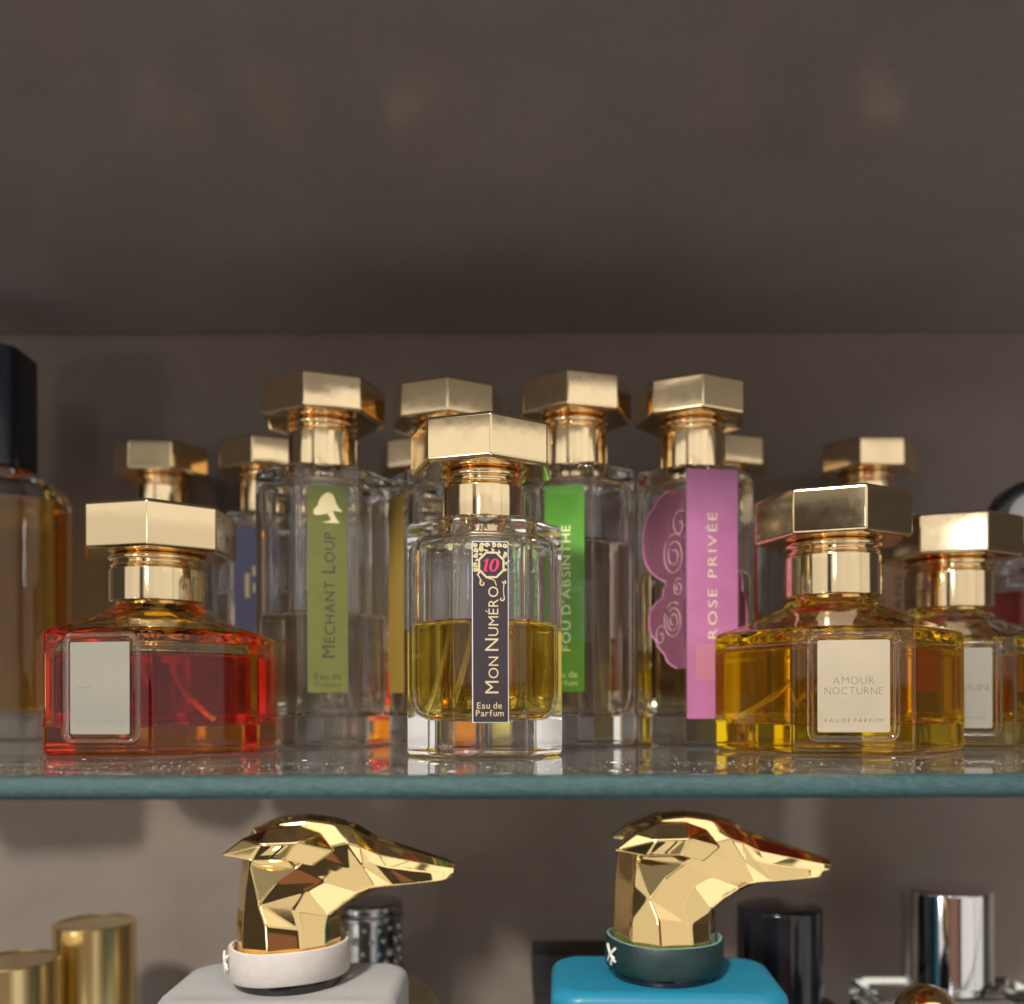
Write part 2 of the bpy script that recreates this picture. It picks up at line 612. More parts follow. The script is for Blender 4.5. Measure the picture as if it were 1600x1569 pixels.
def text2d(segs, gap=0.12, thin=0.0, shear=0.0, space=0.35):
    """segs: list of (string, size). returns verts2d, faces, width, height with origin at baseline left"""
    V, Fc, x = [], [], 0.0
    for s, size in segs:
        for ch in s:
            if ch == ' ':
                x += space * size
                continue
            vs, fs, w = glyph(ch, thin, shear)
            o = len(V)
            V += [(x + a * size, b * size) for a, b in vs]
            Fc += [tuple(i + o for i in f) for f in fs]
            x += (w + gap) * size
    x -= gap * segs[-1][1]
    return V, Fc, x


def place_text(V, u, v, length=None, height=None, rot=False, center=True):
    """fit the 2d text into length/height; rot = reading upwards"""
    x0, x1 = min(a for a, b in V), max(a for a, b in V)
    y0, y1 = min(b for a, b in V), max(b for a, b in V)
    sx = length / (x1 - x0) if length else 1.0
    sy = height / (y1 - y0) if height else sx
    res = []
    for a, b in V:
        p, q = (a - x0) * sx, (b - y0) * sy
        if center:
            p -= (x1 - x0) * sx / 2
            q -= (y1 - y0) * sy / 2
        if rot:
            p, q = -q, p
        res.append((u + p, v + q))
    return res


def facet_pt(u, z, a, phi, off):
    nx, ny = sin(phi), -cos(phi)
    tx, ty = cos(phi), sin(phi)
    return ((nx * (a + off) + tx * u) * MM, (ny * (a + off) + ty * u) * MM, z * MM)


def wrap_pt(u, z, R, off, phi0=0.0, n=N7):
    """unrolled (u, z) on the faces of the n-gon prism, u = 0 in the middle of the facet at phi0"""
    side = 2 * R * sin(pi / n)
    k = round(u / side)
    return facet_pt(u - k * side, z, R * cos(pi / n), phi0 + k * 2 * pi / n, off)


def label_plate(name, parent, R, u0, u1, z0, z1, off, mat, phi=0.0, th=0.18, r=0.6, n=N7):
    a = R * cos(pi / n)
    um, zm = (u0 + u1) / 2, (z0 + z1) / 2
    prof = [(p[0] / MM + um, p[1] / MM + zm) for p in rbox((u1 - u0) / 2, (z1 - z0) / 2, r, 0, 4)]
    k = len(prof)
    V = [facet_pt(u, z, a, phi, off) for u, z in prof] + [facet_pt(u, z, a, phi, off + th) for u, z in prof]
    Fc = [tuple(range(k - 1, -1, -1)), tuple(range(k, 2 * k))]
    for j in range(k):
        Fc.append((j, (j + 1) % k, k + (j + 1) % k, k + j))
    return mesh_obj(name, V, Fc, mat, parent, smooth=False)


def print_on(name, parent, V2, faces, R, off, mat, phi=0.0, n=N7):
    a = R * cos(pi / n)
    return mesh_obj(name, [facet_pt(u, z, a, phi, off) for u, z in V2], faces, mat, parent, smooth=False)


def stroke2d(pts, w):
    """flat ribbon along 2d points"""
    V, Fc = [], []
    for i, p in enumerate(pts):
        q0, q1 = pts[max(i - 1, 0)], pts[min(i + 1, len(pts) - 1)]
        dx, dy = q1[0] - q0[0], q1[1] - q0[1]
        L = math.hypot(dx, dy) or 1
        ww = w(i / (len(pts) - 1)) if callable(w) else w
        V += [(p[0] - dy / L * ww, p[1] + dx / L * ww), (p[0] + dy / L * ww, p[1] - dx / L * ww)]
        if i:
            b = 2 * i
            Fc.append((b - 2, b - 1, b + 1, b))
    return V, Fc


# ------------------------------------------------------------------ the setting
def structure(o):
    o['kind'] = 'structure'
    return o


HW = 0.62
v, f = box(-HW, HW, 0, 0.016, ZL - 0.02, Z_CEIL + 0.018)
o = structure(mesh_obj('back_wall', v, f, M['wall'], smooth=False))
o.location = (0, Y_WALL, 0)
v, f = box(-HW, HW, 0, Y_WALL - 0.175 - 0.0016, 0, 0.018)
o = structure(mesh_obj('upper_board', v, f, M['ceil'], smooth=False, bevel=0.0008))
o.location = (0, 0.175, Z_CEIL)


def glass_shelf(z):
    th = 0.0049
    v, f = box(-HW, HW, 0.0012, Y_WALL - Y_FRONT - 0.001, -th, 0)
    s = structure(mesh_obj('glass_shelf', v, f, M['sheet'], smooth=False))
    s.location = (0, Y_FRONT, z)
    # pencil-ground front edge, swept along the sheet
    prof = []
    for j in range(13):
        a = pi / 2 + pi * j / 12
        prof.append((0.00115 + 0.0021 * cos(a), -th / 2 + (th / 2 - 0.00002) * (abs(sin(a)) ** 0.85) * (1 if sin(a) >= 0 else -1)))
    V, Fc = [], []
    xs = [-HW + 2 * HW * i / 40 for i in range(41)]
    for x in xs:
        V += [(x, y, zz) for y, zz in prof]
    k = len(prof)
    for i in range(40):
        for j in range(k - 1):
            Fc.append((i * k + j, i * k + j + 1, (i + 1) * k + j + 1, (i + 1) * k + j))
        Fc.append((i * k + k - 1, i * k, (i + 1) * k, (i + 1) * k + k - 1))
    mesh_obj('ground_edge', V, Fc, M['edge'], s, smooth=True, sharp=50)
    return s


upper_shelf = glass_shelf(ZS)
lower_shelf = glass_shelf(ZL)
# dust specks and short fibres lying on the upper sheet near its front
vf = []
rd = random.Random(21)
for k in range(1900):
    x = rd.uniform(-0.19, 0.19)
    y = 0.0035 + abs(rd.gauss(0.022, 0.018))
    r = rd.choice((0.00003, 0.00004, 0.00006, 0.0001)) * rd.uniform(.7, 1.3)
    L = r * (1 if rd.random() < .93 else rd.uniform(4, 14))
    a = rd.uniform(0, pi)
    dx, dy = cos(a) * L, sin(a) * L
    px_, py_ = -sin(a) * r, cos(a) * r
    vf.append(([(x - dx, y - dy, r * .2), (x + px_, y + py_, r * .2), (x + dx, y + dy, r * .2), (x - px_, y - py_, r * .2), (x, y, r * 1.5)],
               [(1, 0, 4), (2, 1, 4), (3, 2, 4), (0, 3, 4)]))
V, Fc = join(*vf)
du = mesh_obj('dust_specks', V, Fc, pbr('dust', (0.70, 0.68, 0.65), 0.7), upper_shelf, smooth=False)
du['kind'] = 'stuff'


# ------------------------------------------------------------------ perfume bottles
def place(x, s, z=ZS, lift=0.00012):
    return ((x - 800.0) / s * MM, F / s * MM, z + lift)


def smooth_prof(pts):
    return pts


def heptagon_bottle(name, x, s, yaw, label, kind, liq, level, cap_yaw, cap_mat='gold', R=None, capR=None,
                    group='perfume bottles on the upper shelf', glass_mat='glass', tube_dir=None, drop=0.0):
    """kind 'tall', 'small' (straight prism) or 'squat' (sloping shoulder)"""
    t = thing(name, place(x, s), yaw, label, 'perfume bottle', group)
    if kind == 'squat':
        R = R or 37.4
        H, neck_z, neck_r = 35.8, 46.0 - drop / 3, 13.6
        cr = 2.2
        outer = [ring(0, R - 2.2, cr), ring(0.25, R - 1.1, cr), ring(1.0, R - .35, cr), ring(2.0, R, cr),
                 ring(H - 2.2, R, cr), ring(H - .8, R - .35, cr), ring(H, R - 1.3, cr + .4), ring(H + 0.5, R - 2.6, cr + 1)]
        for q in (0.2, 0.4, 0.6, 0.78, 0.9):
            rr = (R - 2.6) * (1 - q) + (neck_r + 1.2) / cos(pi / 7) * q
            outer.append(ring(H + .5 + (neck_z - 2.6 - H) * (q ** 1.12), rr, (cr + 1) * (1 - q) + (neck_r + 1.2) * q * 1.0))
        outer += [circ(neck_z - 2.0, neck_r + 1.3), circ(neck_z - 1.0, neck_r + .9), circ(neck_z - .3, neck_r), circ(neck_z, neck_r - 1.0),
                  circ(neck_z + 1.2, 9.5)]
        w, c0 = 4.2, 8.0
        Rc = R - w
        crc = 2.2
        cav = [(c0, Rc - 4.0, crc), (c0 + .5, Rc - 1.8, crc), (c0 + 1.6, Rc - .5, crc), (c0 + 3.2, Rc, crc),
               (H - 6.0, Rc, crc), (H - 4.4, Rc - .5, crc), (H - 3.4, Rc - 2.2, crc), (H - 2.4, Rc - 6, crc + 1),
               (H + 0.8, 20, 14), (H + 4, 11.0, 9.8), (neck_z - 0.5, 7.5, 6.7)]
        collar_z, collar_r, collar_h = 46.9 - drop / 3, 14.6, 12.8 - drop * 2 / 3
        cR, cap_h = capR or 23.6, 14.0
    else:
        H = 94.6 if kind == 'tall' else 64.6
        R = R or (23.6 if kind == 'tall' else 22.4)
        cr = 1.3
        outer = [ring(0, R - 1.6, cr), ring(0.2, R - .8, cr), ring(.8, R - .2, cr), ring(1.5, R, cr),
                 ring(H - 2.6, R, cr), ring(H - 1.2, R - .25, cr), ring(H - .3, R - .9, cr), ring(H, R - 1.9, cr + .5),
                 ring(H + .5, R - 5, 5), circ(H + 1.0, 12.5), circ(H + 1.3, 11.4), circ(H + 2.2, 11.0), circ(H + 3.2, 9.0)]
        w = 3.0
        c0 = 9.6
        Rc = R - w
        crc = 7.5
        cav = [(c0, Rc - 9, crc), (c0 + .4, Rc - 6, crc), (c0 + 1.6, Rc - 3.2, crc), (c0 + 3.6, Rc - 1.3, crc), (c0 + 6.5, Rc - .35, crc),
               (c0 + 10, Rc, crc), (H - 8, Rc, crc), (H - 5.6, Rc - .6, crc), (H - 4.2, Rc - 2.2, crc),
               (H - 3.4, Rc - 5.5, crc), (H - 2.6, 10.0, 8.8), (H - 1, 8.0, 7.2), (H + 1.6, 7.4, 6.6)]
        collar_z, collar_r, collar_h = H + 1.15, 11.9, 13.0 if kind == 'tall' else 9.4
        cR, cap_h = capR or 21.0, 12.4
    # split the cavity profile at the liquid level
    low, high = [], []
    for (z0, r0, k0), (z1, r1, k1) in zip(cav[:-1], cav[1:]):
        if z0 <= level < z1:
            q = (level - z0) / (z1 - z0)
            mid = (level, r0 + (r1 - r0) * q, k0 + (k1 - k0) * q)
    low = [c for c in cav if c[0] < level - 0.05] + [mid]
    high = [mid] + [c for c in cav if c[0] > level + 0.05]
    vo, fo = loft(outer)
    vc, fc = loft([ring(*c) for c in high], cap0=False, cap1=True, flip=True)
    V, Fc = join((vo, fo), (vc, fc))
    mesh_obj('glass_body', V, Fc, M[glass_mat], t, wn=True, sharp=60)
    # liquid: side shares the cavity wall; meniscus dips towards the middle
    rl = [ring(*c) for c in low]
    mz, mr, mk = mid
    rl += [ring(mz - .45, mr - .35, mk), ring(mz - .85, mr - .95, mk), ring(mz - 1.1, mr - 2.0, mk), ring(mz - 1.18, mr - 5, mk)]
    V, Fc = loft(rl)
    n = len(rl[0])
    side = (len(low) - 1) * n
    midx = [0 if i < side else 1 for i in range(len(Fc))]
    midx[(len(rl) - 1) * n] = 0
    mesh_obj('liquid', V, Fc, None, t, wn=True, sharp=50, mats=LIQ[liq], midx=midx)
    # pump and dip tube inside
    pz = H - (3.5 if kind != 'squat' else 6.0)
    v, f = lathe([(3.2, pz - 3), (3.6, pz - 2.6), (3.6, pz + 1), (4.8, pz + 1.2), (4.8, pz + 4.0)], 24)
    mesh_obj('pump', v, f, M['pump'], t, sharp=40)
    td = radians(tube_dir if tube_dir is not None else random.uniform(0, 360))
    reach = (Rc * 0.62) if kind != 'squat' else Rc * 0.70
    pts = []
    for j in range(9):
        q = j / 8
        rr = reach * q ** 1.7
        pts.append((rr * cos(td) * MM, rr * sin(td) * MM, ((pz - 3) * (1 - q) + (c0 + 1.8) * q) * MM))
    v, f = tube(pts, 1.05 * MM)
    mesh_obj('dip_tube', v, f, M['tube_milky' if liq == 'red' else 'tube'], t, sharp=60)
    # collar, grooved ring and seven-sided cap
    g = M['gold']
    if kind == 'squat':
        v, f = lathe([(10.4, collar_z - 2.0), (10.6, collar_z - 1.8), (10.6, collar_z + .3)], 56)
        mesh_obj('neck_sleeve', v, f, g, t, sharp=40, wn=True)
    k = collar_r
    z0, z1 = collar_z, collar_z + collar_h
    v, f = lathe([(k - 1.2, z0), (k - .35, z0 + .1), (k, z0 + .5), (k, z1 - .6), (k - .3, z1 - .1), (k - .9, z1)], 64)
    mesh_obj('collar', v, f, g, t, sharp=50, wn=True)
    zb = z1 + 4.3
    v, f = lathe([(k - 1.3, z1 + .05), (k - .6, z1 + .3), (k - .35, z1 + .8), (k - .7, z1 + 1.3), (k - 1.7, z1 + 1.6), (k - 1.7, z1 + 1.9),
                  (k - .5, z1 + 2.1), (k + .1, z1 + 2.7), (k + .1, z1 + 3.3), (k - .5, z1 + 3.9), (k - 1.2, zb - .05)], 64)
    mesh_obj('neck_ring', v, f, g, t, sharp=60)
    ph = radians(cap_yaw - yaw)
    c = 1.0
    rings = [ring(zb, k - .5, 8, phase=ph), ring(zb + .02, cR - 1.8, c, phase=ph), ring(zb + .2, cR - .75, c, phase=ph), ring(zb + .7, cR - .15, c, phase=ph), ring(zb + 1.3, cR, c, phase=ph),
             ring(zb + cap_h - 1.3, cR, c, phase=ph), ring(zb + cap_h - .55, cR - .2, c, phase=ph), ring(zb + cap_h - .1, cR - .9, c, phase=ph),
             ring(zb + cap_h + .15, cR - 2.2, c, phase=ph), ring(zb + cap_h + .5, 6, 5, phase=ph)]
    v, f = loft(rings)
    mesh_obj('cap', v, f, M[cap_mat], t, wn=True, sharp=70)
    t['facet_R'] = R
    return t, R


def simple_text(parent, R, off, segs, u, z, length, height, rot, mat, thin=0.0, gap=0.12, phi=0.0, shear=0.0, name='lettering', space=.35):
    V, Fc, w = text2d(segs, gap, thin, shear, space)
    return print_on(name, parent, place_text(V, u, z, length, height, rot), Fc, R, off, mat, phi)


GRP = 'perfume bottles on the upper shelf'

# --- squat red bottle, front left
t, R = heptagon_bottle('perfume_bottle', 249, 4.99, -8.5,
                       'squat seven-sided bottle of deep red perfume with nearly blank pale plate, front left', 'squat', 'red', 29.4, -13.2, drop=3.6, glass_mat='glass_red',
                       tube_dir=-25)


def plate_frame(parent, R, u0, u1, z0, z1):
    """raised glass moulding round the label plate"""
    a = R * cos(pi / 7)
    ring2 = rbox((u1 - u0) / 2 + 1.5, (z1 - z0) / 2 + 1.5, 2.0, 0, 6)
    um, zm = (u0 + u1) / 2, (z0 + z1) / 2
    k = len(ring2)
    prof = [(1.3, 0.02), (1.05, .55), (.35, .85), (-.3, .75), (-.75, .30), (-.8, 0.02)]
    rings = []
    for pu, pz, _ in ring2:
        u, z = pu / MM, pz / MM
        L = math.hypot(u, z)
        # outward normal of the rounded rectangle
        hx, hz = (u1 - u0) / 2 - .5, (z1 - z0) / 2 - .5
        du, dz = u - max(-hx, min(hx, u)), z - max(-hz, min(hz, z))
        l2 = math.hypot(du, dz) or 1
        rings.append([facet_pt(um + u + du / l2 * e, zm + z + dz / l2 * e, a, 0, o) for e, o in prof])
    V, Fc = [], []
    m = len(prof)
    for rg in rings:
        V += rg
    for i in range(k):
        for j in range(m):
            Fc.append((i * m + j, ((i + 1) % k) * m + j, ((i + 1) % k) * m + (j + 1) % m, i * m + (j + 1) % m))
    o = mesh_obj('label_frame', V, Fc, M['glass'], parent, sharp=70)
    bm = bmesh.new()
    bm.from_mesh(o.data)
    bmesh.ops.recalc_face_normals(bm, faces=bm.faces)
    bm.to_mesh(o.data)
    bm.free()
    return o


plate_frame(t, R, -7.9, 10.3, 6.0, 32.0)
lb = label_plate('label', t, R, -7.7, 10.1, 6.2, 31.8, 0.08, M['lbl_plate_b'], th=.4)
V, Fc = join(*[stroke2d([(u, 19.2), (u + .5, 19.25), (u + w, 19.2)], .16) for u, w in ((-5.4, .5), (-4.4, .7), (-3.2, .4), (-2.3, .6))])
print_on('worn_print', lb, V, Fc, R, .5, M['plate_ink_b'])
simple_text(lb, R, .5, [('EAU DE PARFUM', 1)], 1.6, 9.8, 13.6, .9, False, M['plate_ink_b'], thin=-.01, gap=.25)

# --- squat yellow bottle, front right
t, R = heptagon_bottle('perfume_bottle', 1301, 5.0, -9.5,
                       'squat seven-sided bottle of bright yellow perfume with gold AMOUR NOCTURNE plate, front right', 'squat', 'yellow', 30.9, -21.0, glass_mat='glass_yellow',
                       cap_mat='gold_worn', tube_dir=170)
plate_frame(t, R, -9.8, 9.8, 6.0, 32.0)
lb = label_plate('label', t, R, -9.6, 9.6, 6.2, 31.8, 0.08, M['lbl_plate'], th=.4)
simple_text(lb, R, .5, [('AMOUR', 1)], 0, 20.6, 10.8, 2.0, False, M['plate_ink'], thin=-.022, gap=.2)
simple_text(lb, R, .5, [('NOCTURNE', 1)], 0, 17.7, 15.4, 2.0, False, M['plate_ink'], thin=-.022, gap=.2)
simple_text(lb, R, .5, [('EAU DE PARFUM', 1)], 0, 9.5, 15.2, 1.05, False, M['plate_ink'], thin=-.005, gap=.3)

# --- squat pale gold bottle, right, behind it
t, R = heptagon_bottle('perfume_bottle', 1483, 4.42, -20,
                       'squat bottle of pale golden perfume half hidden behind the yellow one, plate ending in SKIN', 'squat', 'gold', 30.5, -21.0, glass_mat='glass_gold',
                       cap_mat='gold_worn', tube_dir=60)
plate_frame(t, R, -9.8, 9.8, 6.0, 32.0)
lb = label_plate('label', t, R, -9.6, 9.6, 6.2, 31.8, 0.08, M['lbl_plate_b'], th=.4)
simple_text(lb, R, .5, [('ON', .6), ('\u2013SKIN', 1)], 1.6, 19.2, 13.6, 2.0, False, M['plate_ink'], thin=-.015, gap=.15)
simple_text(lb, R, .5, [('EAU DE PARFUM', 1)], 0, 9.5, 15.2, 1.05, False, M['plate_ink'], thin=-.005, gap=.3)

# --- small clear bottle in the middle (dark label, gold lettering)
t, R = heptagon_bottle('perfume_bottle', 756, 5.48, 6.7,
                       'small clear bottle half full of amber perfume with dark MON NUMÉRO label, centre front', 'small', 'amber', 37.0, 33.0,
                       tube_dir=160)
lb = label_plate('label', t, R, -4.6, 4.6, 9.6, 57.0, 0.08, M['lbl_dark'], r=.3)
label_plate('label_rim', lb, R, -4.85, 4.85, 9.35, 57.25, 0.02, M['lbl_white'], r=.3, th=.04)
# big and small capitals, reading upwards
simple_text(lb, R, .29, [('M', 1.35), ('ON', 1), (' N', 1.35), ('UMÉRO', 1)], 0.35, 31.2, 28.2, None, True, M['lbl_foil'], gap=.13, space=.2)
simple_text(lb, R, .29, [('Eau de', 1)], -0.3, 13.9, 6.6, None, False, M['lbl_foil'], gap=.11, space=.25, thin=.008)
simple_text(lb, R, .29, [('Parfum', 1)], -0.2, 11.9, 7.4, None, False, M['lbl_foil'], gap=.11, thin=.008)
# octagonal medallion
UC, ZC, OR = 0.3, 51.0, 3.5
po = [(UC + OR * cos(pi / 8 + k * pi / 4), ZC + OR * 1.0 * sin(pi / 8 + k * pi / 4)) for k in range(9)]
s1 = stroke2d([po[k // 2] if k % 2 == 0 else ((po[k // 2][0] + po[k // 2 + 1][0]) / 2, (po[k // 2][1] + po[k // 2 + 1][1]) / 2) for k in range(17)], 0.28)
parts = [s1]


def spiral(cu, cz, r0, turns, a0, sgn=1, w=.18):
    pts = []
    for j in range(26):
        q = j / 25
        a = a0 + sgn * q * turns * 2 * pi
        r = r0 * (1 - q * .85)
        pts.append((cu + r * cos(a), cz + r * sin(a)))
    return stroke2d(pts, lambda q: w * (1.2 - .5 * q))


rnd = random.Random(3)
# dense gold scrollwork filling the top of the label around the medallion
for row in range(6):
    for c in range(6):
        u = -3.9 + c * 1.6 + rnd.uniform(-.3, .3)
        z = 56.3 - row * 1.35 + rnd.uniform(-.25, .25)
        d = math.hypot(u - UC, z - ZC)
        if d > 4.3 and not (u > 2.2 and 49 < z < 55.8 and rnd.random() < .55) and not (row >= 4 and -2.5 < u < 3):
            parts.append(spiral(max(-3.9, min(3.9, u)), min(56.2, z), .62, 1.3, rnd.uniform(0, 6), rnd.choice((-1, 1)), .21))
for k in range(14):     # little leaves hugging the frame
    a = pi * 0.02 + k * 2 * pi / 14
    if sin(a) > -.6:
        p0 = (UC + 3.7 * cos(a), ZC + 3.7 * sin(a))
        p1 = (UC + 4.5 * cos(a + .16), ZC + 4.5 * sin(a + .16))
        parts.append(stroke2d([p0, ((p0[0] + p1[0]) / 2, (p0[1] + p1[1]) / 2), p1], lambda q: .38 * (1 - q) + .05))
# hanging tendrils
parts.append(stroke2d([(UC - 1.2 + 1.9 * q * 2 - 0.2, ZC - 3.4 - 1.0 * q - 5.6 * max(0, q - .55) ** 1.2 * 2) for q in [j / 20 * .72 for j in range(21)]], .13))
parts.append(stroke2d([(UC + 3.4 - 0.2 * sin(q * pi), ZC - 4.6 - 4.0 * q) for q in [j / 12 for j in range(13)]], .12))
parts.append(spiral(3.0, ZC - 8.9, .75, .8, 0.4, -1, .16))
parts.append(spiral(-2.0, ZC - 4.9, .85, 1.0, 1.8, 1, .17))
parts.append(stroke2d([(-3.6 + 1.2 * q, ZC - 2.6 - 1.9 * q * q) for q in [j / 8 for j in range(9)]], .15))
parts.append(spiral(3.8, ZC - 4.4, .55, 1.0, 3.0, 1, .16))
V, Fc = join(*parts)
print_on('scroll_ornament', lb, [(max(-4.5, min(4.5, u)), min(56.9, z)) for u, z in V], Fc, R, .27, M['lbl_foil'])


# italic serif figures
def serif10():
    def sl(p):
        return (p[0] + .22 * p[1], p[1])
    one = stroke2d([(0, 0), (0, 1.0), (0, 2.0), (0, 3.1)], .30)
    b1 = stroke2d([(-.75, .06), (0, .06), (.75, .06)], .1)
    fl = stroke2d([(-.75, 2.55), (-.35, 2.8), (0.1, 3.08)], .14)
    zero = []
    for j in range(25):
        a = 2 * pi * j / 24
        zero.append((2.05 + .85 * cos(a), 1.55 + 1.45 * sin(a)))
    zr = stroke2d(zero, lambda q: .12 + .22 * abs(cos(2 * pi * q)))
    V, Fc = join(one, b1, fl, zr)
    return [sl(p) for p in V], Fc


V, Fc = serif10()
print_on('lettering', lb, [(UC - 1.75 + u * 1.05, ZC - 1.75 + z * 1.08) for u, z in V], Fc, R, .29, M['lbl_pink_ink'])

# --- tall bottle with olive label
t, R = heptagon_bottle('perfume_bottle', 505, 4.42, 15.4,
                       'tall clear bottle with olive MÉCHANT LOUP label and small tree emblem', 'tall', 'pale', 45.5, 21.0, R=23.7, capR=22.0, tube_dir=30)
lb = label_plate('label', t, R, -6.6, 6.6, 18.2, 86.6, 0.08, M['lbl_olive'], r=.4)
simple_text(lb, R, .29, [('M', 1.3), ('ÉCHANT', 1), (' L', 1.3), ('OUP', 1)], 0.2, 50.5, 41.5, None, True, M['ink_dark'], gap=.15, space=.3)
simple_text(lb, R, .29, [('Eau de', 1)], 0, 23.6, 8.6, None, False, M['ink_dark'], gap=.13, space=.25)
simple_text(lb, R, .29, [('Toilette', 1)], 0, 20.8, 8.6, None, False, M['ink_dark'], gap=.13)
# leaning tree emblem
cr_ = [(-4.6, 77.6), (-4.3, 78.9), (-3.2, 80.0), (-2.9, 81.4), (-2.0, 83.0), (-.8, 84.2), (.4, 84.6), (1.7, 84.0), (2.4, 82.6), (2.9, 80.9),
       (3.7, 79.6), (4.8, 78.6), (4.6, 78.3), (2.9, 78.4), (1.6, 78.6), (0.3, 77.7), (-1.2, 77.2), (-2.9, 76.9), (-4.1, 76.9)]
tr_ = [(-.4, 77.8), (1.7, 78.6), (2.6, 76.4), (3.5, 75.2), (4.1, 74.5), (-1.8, 74.5), (-.4, 74.9), (1.0, 75.3), (.9, 76.3)]
V = cr_ + tr_
Fc = [tuple(range(len(cr_) - 1, -1, -1)), tuple(range(len(cr_) + len(tr_) - 1, len(cr_) - 1, -1))]
ex = [(-.4, -.4)]
emb = print_on('tree_emblem', lb, V, Fc, R, .29, M['lbl_cream'])

# --- tall bottle behind the small one (ochre label turned away)
t, R = heptagon_bottle('perfume_bottle', 700, 4.36, -8,
                       'tall bottle standing right behind the small amber one, its ochre label turned left', 'tall', 'brown', 40, 29.6, R=22.0, capR=20.2, tube_dir=200)
lb = label_plate('label', t, R, -6.4, 6.4, 18.2, 86.6, 0.08, M['lbl_yellow'], r=.4, phi=radians(-51.43))

# --- tall bottle with bright green label
t, R = heptagon_bottle('perfume_bottle', 897, 4.44, -12.3,
                       'tall clear bottle with bright green FOU D\'ABSINTHE label', 'tall', 'rose', 69.5, 17.2, R=22.3, capR=20.6, tube_dir=80)
lb = label_plate('label', t, R, -6.6, 6.6, 18.2, 86.6, 0.08, M['lbl_green'], r=.4)
simple_text(lb, R, .29, [('FOU D\'ABSINTHE', 1)], 0.4, 52.5, 41.5, 3.1, True, M['lbl_pale'], gap=.16, space=.3)
simple_text(lb, R, .29, [('Eau de', 1)], 0, 24.0, 8.4, None, False, M['lbl_pale'], gap=.12, space=.25)
simple_text(lb, R, .29, [('Parfum', 1)], 0, 21.2, 8.4, None, False, M['lbl_pale'], gap=.12)

# --- tall bottle with pink flower label
t, R = heptagon_bottle('perfume_bottle', 1081, 4.40, 9.3,
                       'tall bottle with translucent pink flower-shaped ROSE PRIVÉE label', 'tall', 'olive', 60.0, 26.2, R=21.8, capR=20.0, tube_dir=-100)
side = 2 * R * sin(pi / 7)
lb = label_plate('label', t, R, -side / 2 + .5, side / 2 - .5, 9.2, 92.6, 0.16, M['lbl_pink'], r=.5)


def petal(z):
    """how far the flower reaches left of the strip (mm) at height z"""
    w = 0.0
    for zc, rz, reach in ((69.5, 15.5, 17.0), (76.0, 11.0, 13.5), (50.5, 7.0, 9.0), (42.0, 9.5, 14.6), (38.0, 9.0, 12.0), (33, 7.5, 8.5)):
        q = (z - zc) / rz
        if abs(q) < 1:
            w = max(w, reach * (1 - abs(q) ** 2.6) ** .5)
    return w


def petal_r(z):
    w = 0.0
    for zc, rz, reach in ((44.0, 9.0, 9.5), (37.5, 8.0, 8.0), (54, 5, 4)):
        q = (z - zc) / rz
        if abs(q) < 1:
            w = max(w, reach * (1 - abs(q) ** 2.4) ** .5)
    return w


def petal_mesh(fn, sgn, name, z0, z1):
    V, Fc = [], []
    nz, nu = 60, 8
    for i in range(nz + 1):
        z = z0 + (z1 - z0) * i / nz
        w = fn(z)
        for j in range(nu + 1):
            u = sgn * (side / 2 - .45 + w * j / nu)
            V.append(wrap_pt(u, z, R, .13))
    for i in range(nz):
        for j in range(nu):
            a = i * (nu + 1) + j
            q = (a, a + 1, a + nu + 2, a + nu + 1)
            Fc.append(q if sgn > 0 else q[::-1])
    n = len(V)
    V2 = []
    for i in range(nz + 1):
        z = z0 + (z1 - z0) * i / nz
        w = fn(z)
        for j in range(nu + 1):
            V2.append(wrap_pt(sgn * (side / 2 - .45 + w * j / nu), z, R, .02))
    Fb = [tuple(reversed([k + n for k in q])) for q in Fc]
    p = mesh_obj(name, V + V2, Fc + Fb, M['lbl_petal'], lb, smooth=False)
    pts = [wrap_pt(sgn * (side / 2 - .45 + fn(z0 + (z1 - z0) * i / 90)), z0 + (z1 - z0) * i / 90, R, .2) for i in range(91)]
    v, f = tube(pts, .3 * MM, 6)
    mesh_obj('petal_rim', v, f, M['petal_rim'], p)
    return p


pl = petal_mesh(petal, -1, 'flower_petals', 26.0, 86.0)
petal_mesh(petal_r, 1, 'flower_petals', 30.0, 58.0)
vf = []
rr = random.Random(5)
for (cu, cz, r0, tn) in ((-4.6, 64, 6.0, 2.2), (-5.0, 42.0, 5.2, 2.6), (-10, 37, 3.0, 1.2), (-2.5, 74, 4.0, 1.1), (-3.0, 53.0, 2.6, 1.6)):
    pts = []
    for j in range(40):
        q = j / 39
        a = 1.0 + q * tn * 2 * pi
        r = r0 * (1 - .8 * q)
        u = min(-.3, cu + r * cos(a) * .75)
        pts.append(wrap_pt(-side / 2 + .5 + u, cz + r * sin(a) * 1.25, R, .2))
    vf.append(tube(pts, .2 * MM, 5))
V, Fc = join(*vf)
mesh_obj('petal_lines', V, Fc, M['petal_line'], pl)
simple_text(lb, R, .38, [('ROSE PRIVÉE', 1)], -0.4, 57.0, 42.0, 4.0, True, M['lbl_pale'], gap=.22, thin=-.012, space=.4)
label_plate('inner_strip', lb, R, -5.8, 5.8, 25.0, 89.0, .345, M['lbl_pink'], r=.3, th=.012)
label_plate('coral_square', lb, R, -6.0, 3.0, 22.0, 34.0, .36, pbr('coral_print', (0.44, 0.165, 0.25), .4), r=.3, th=.012)

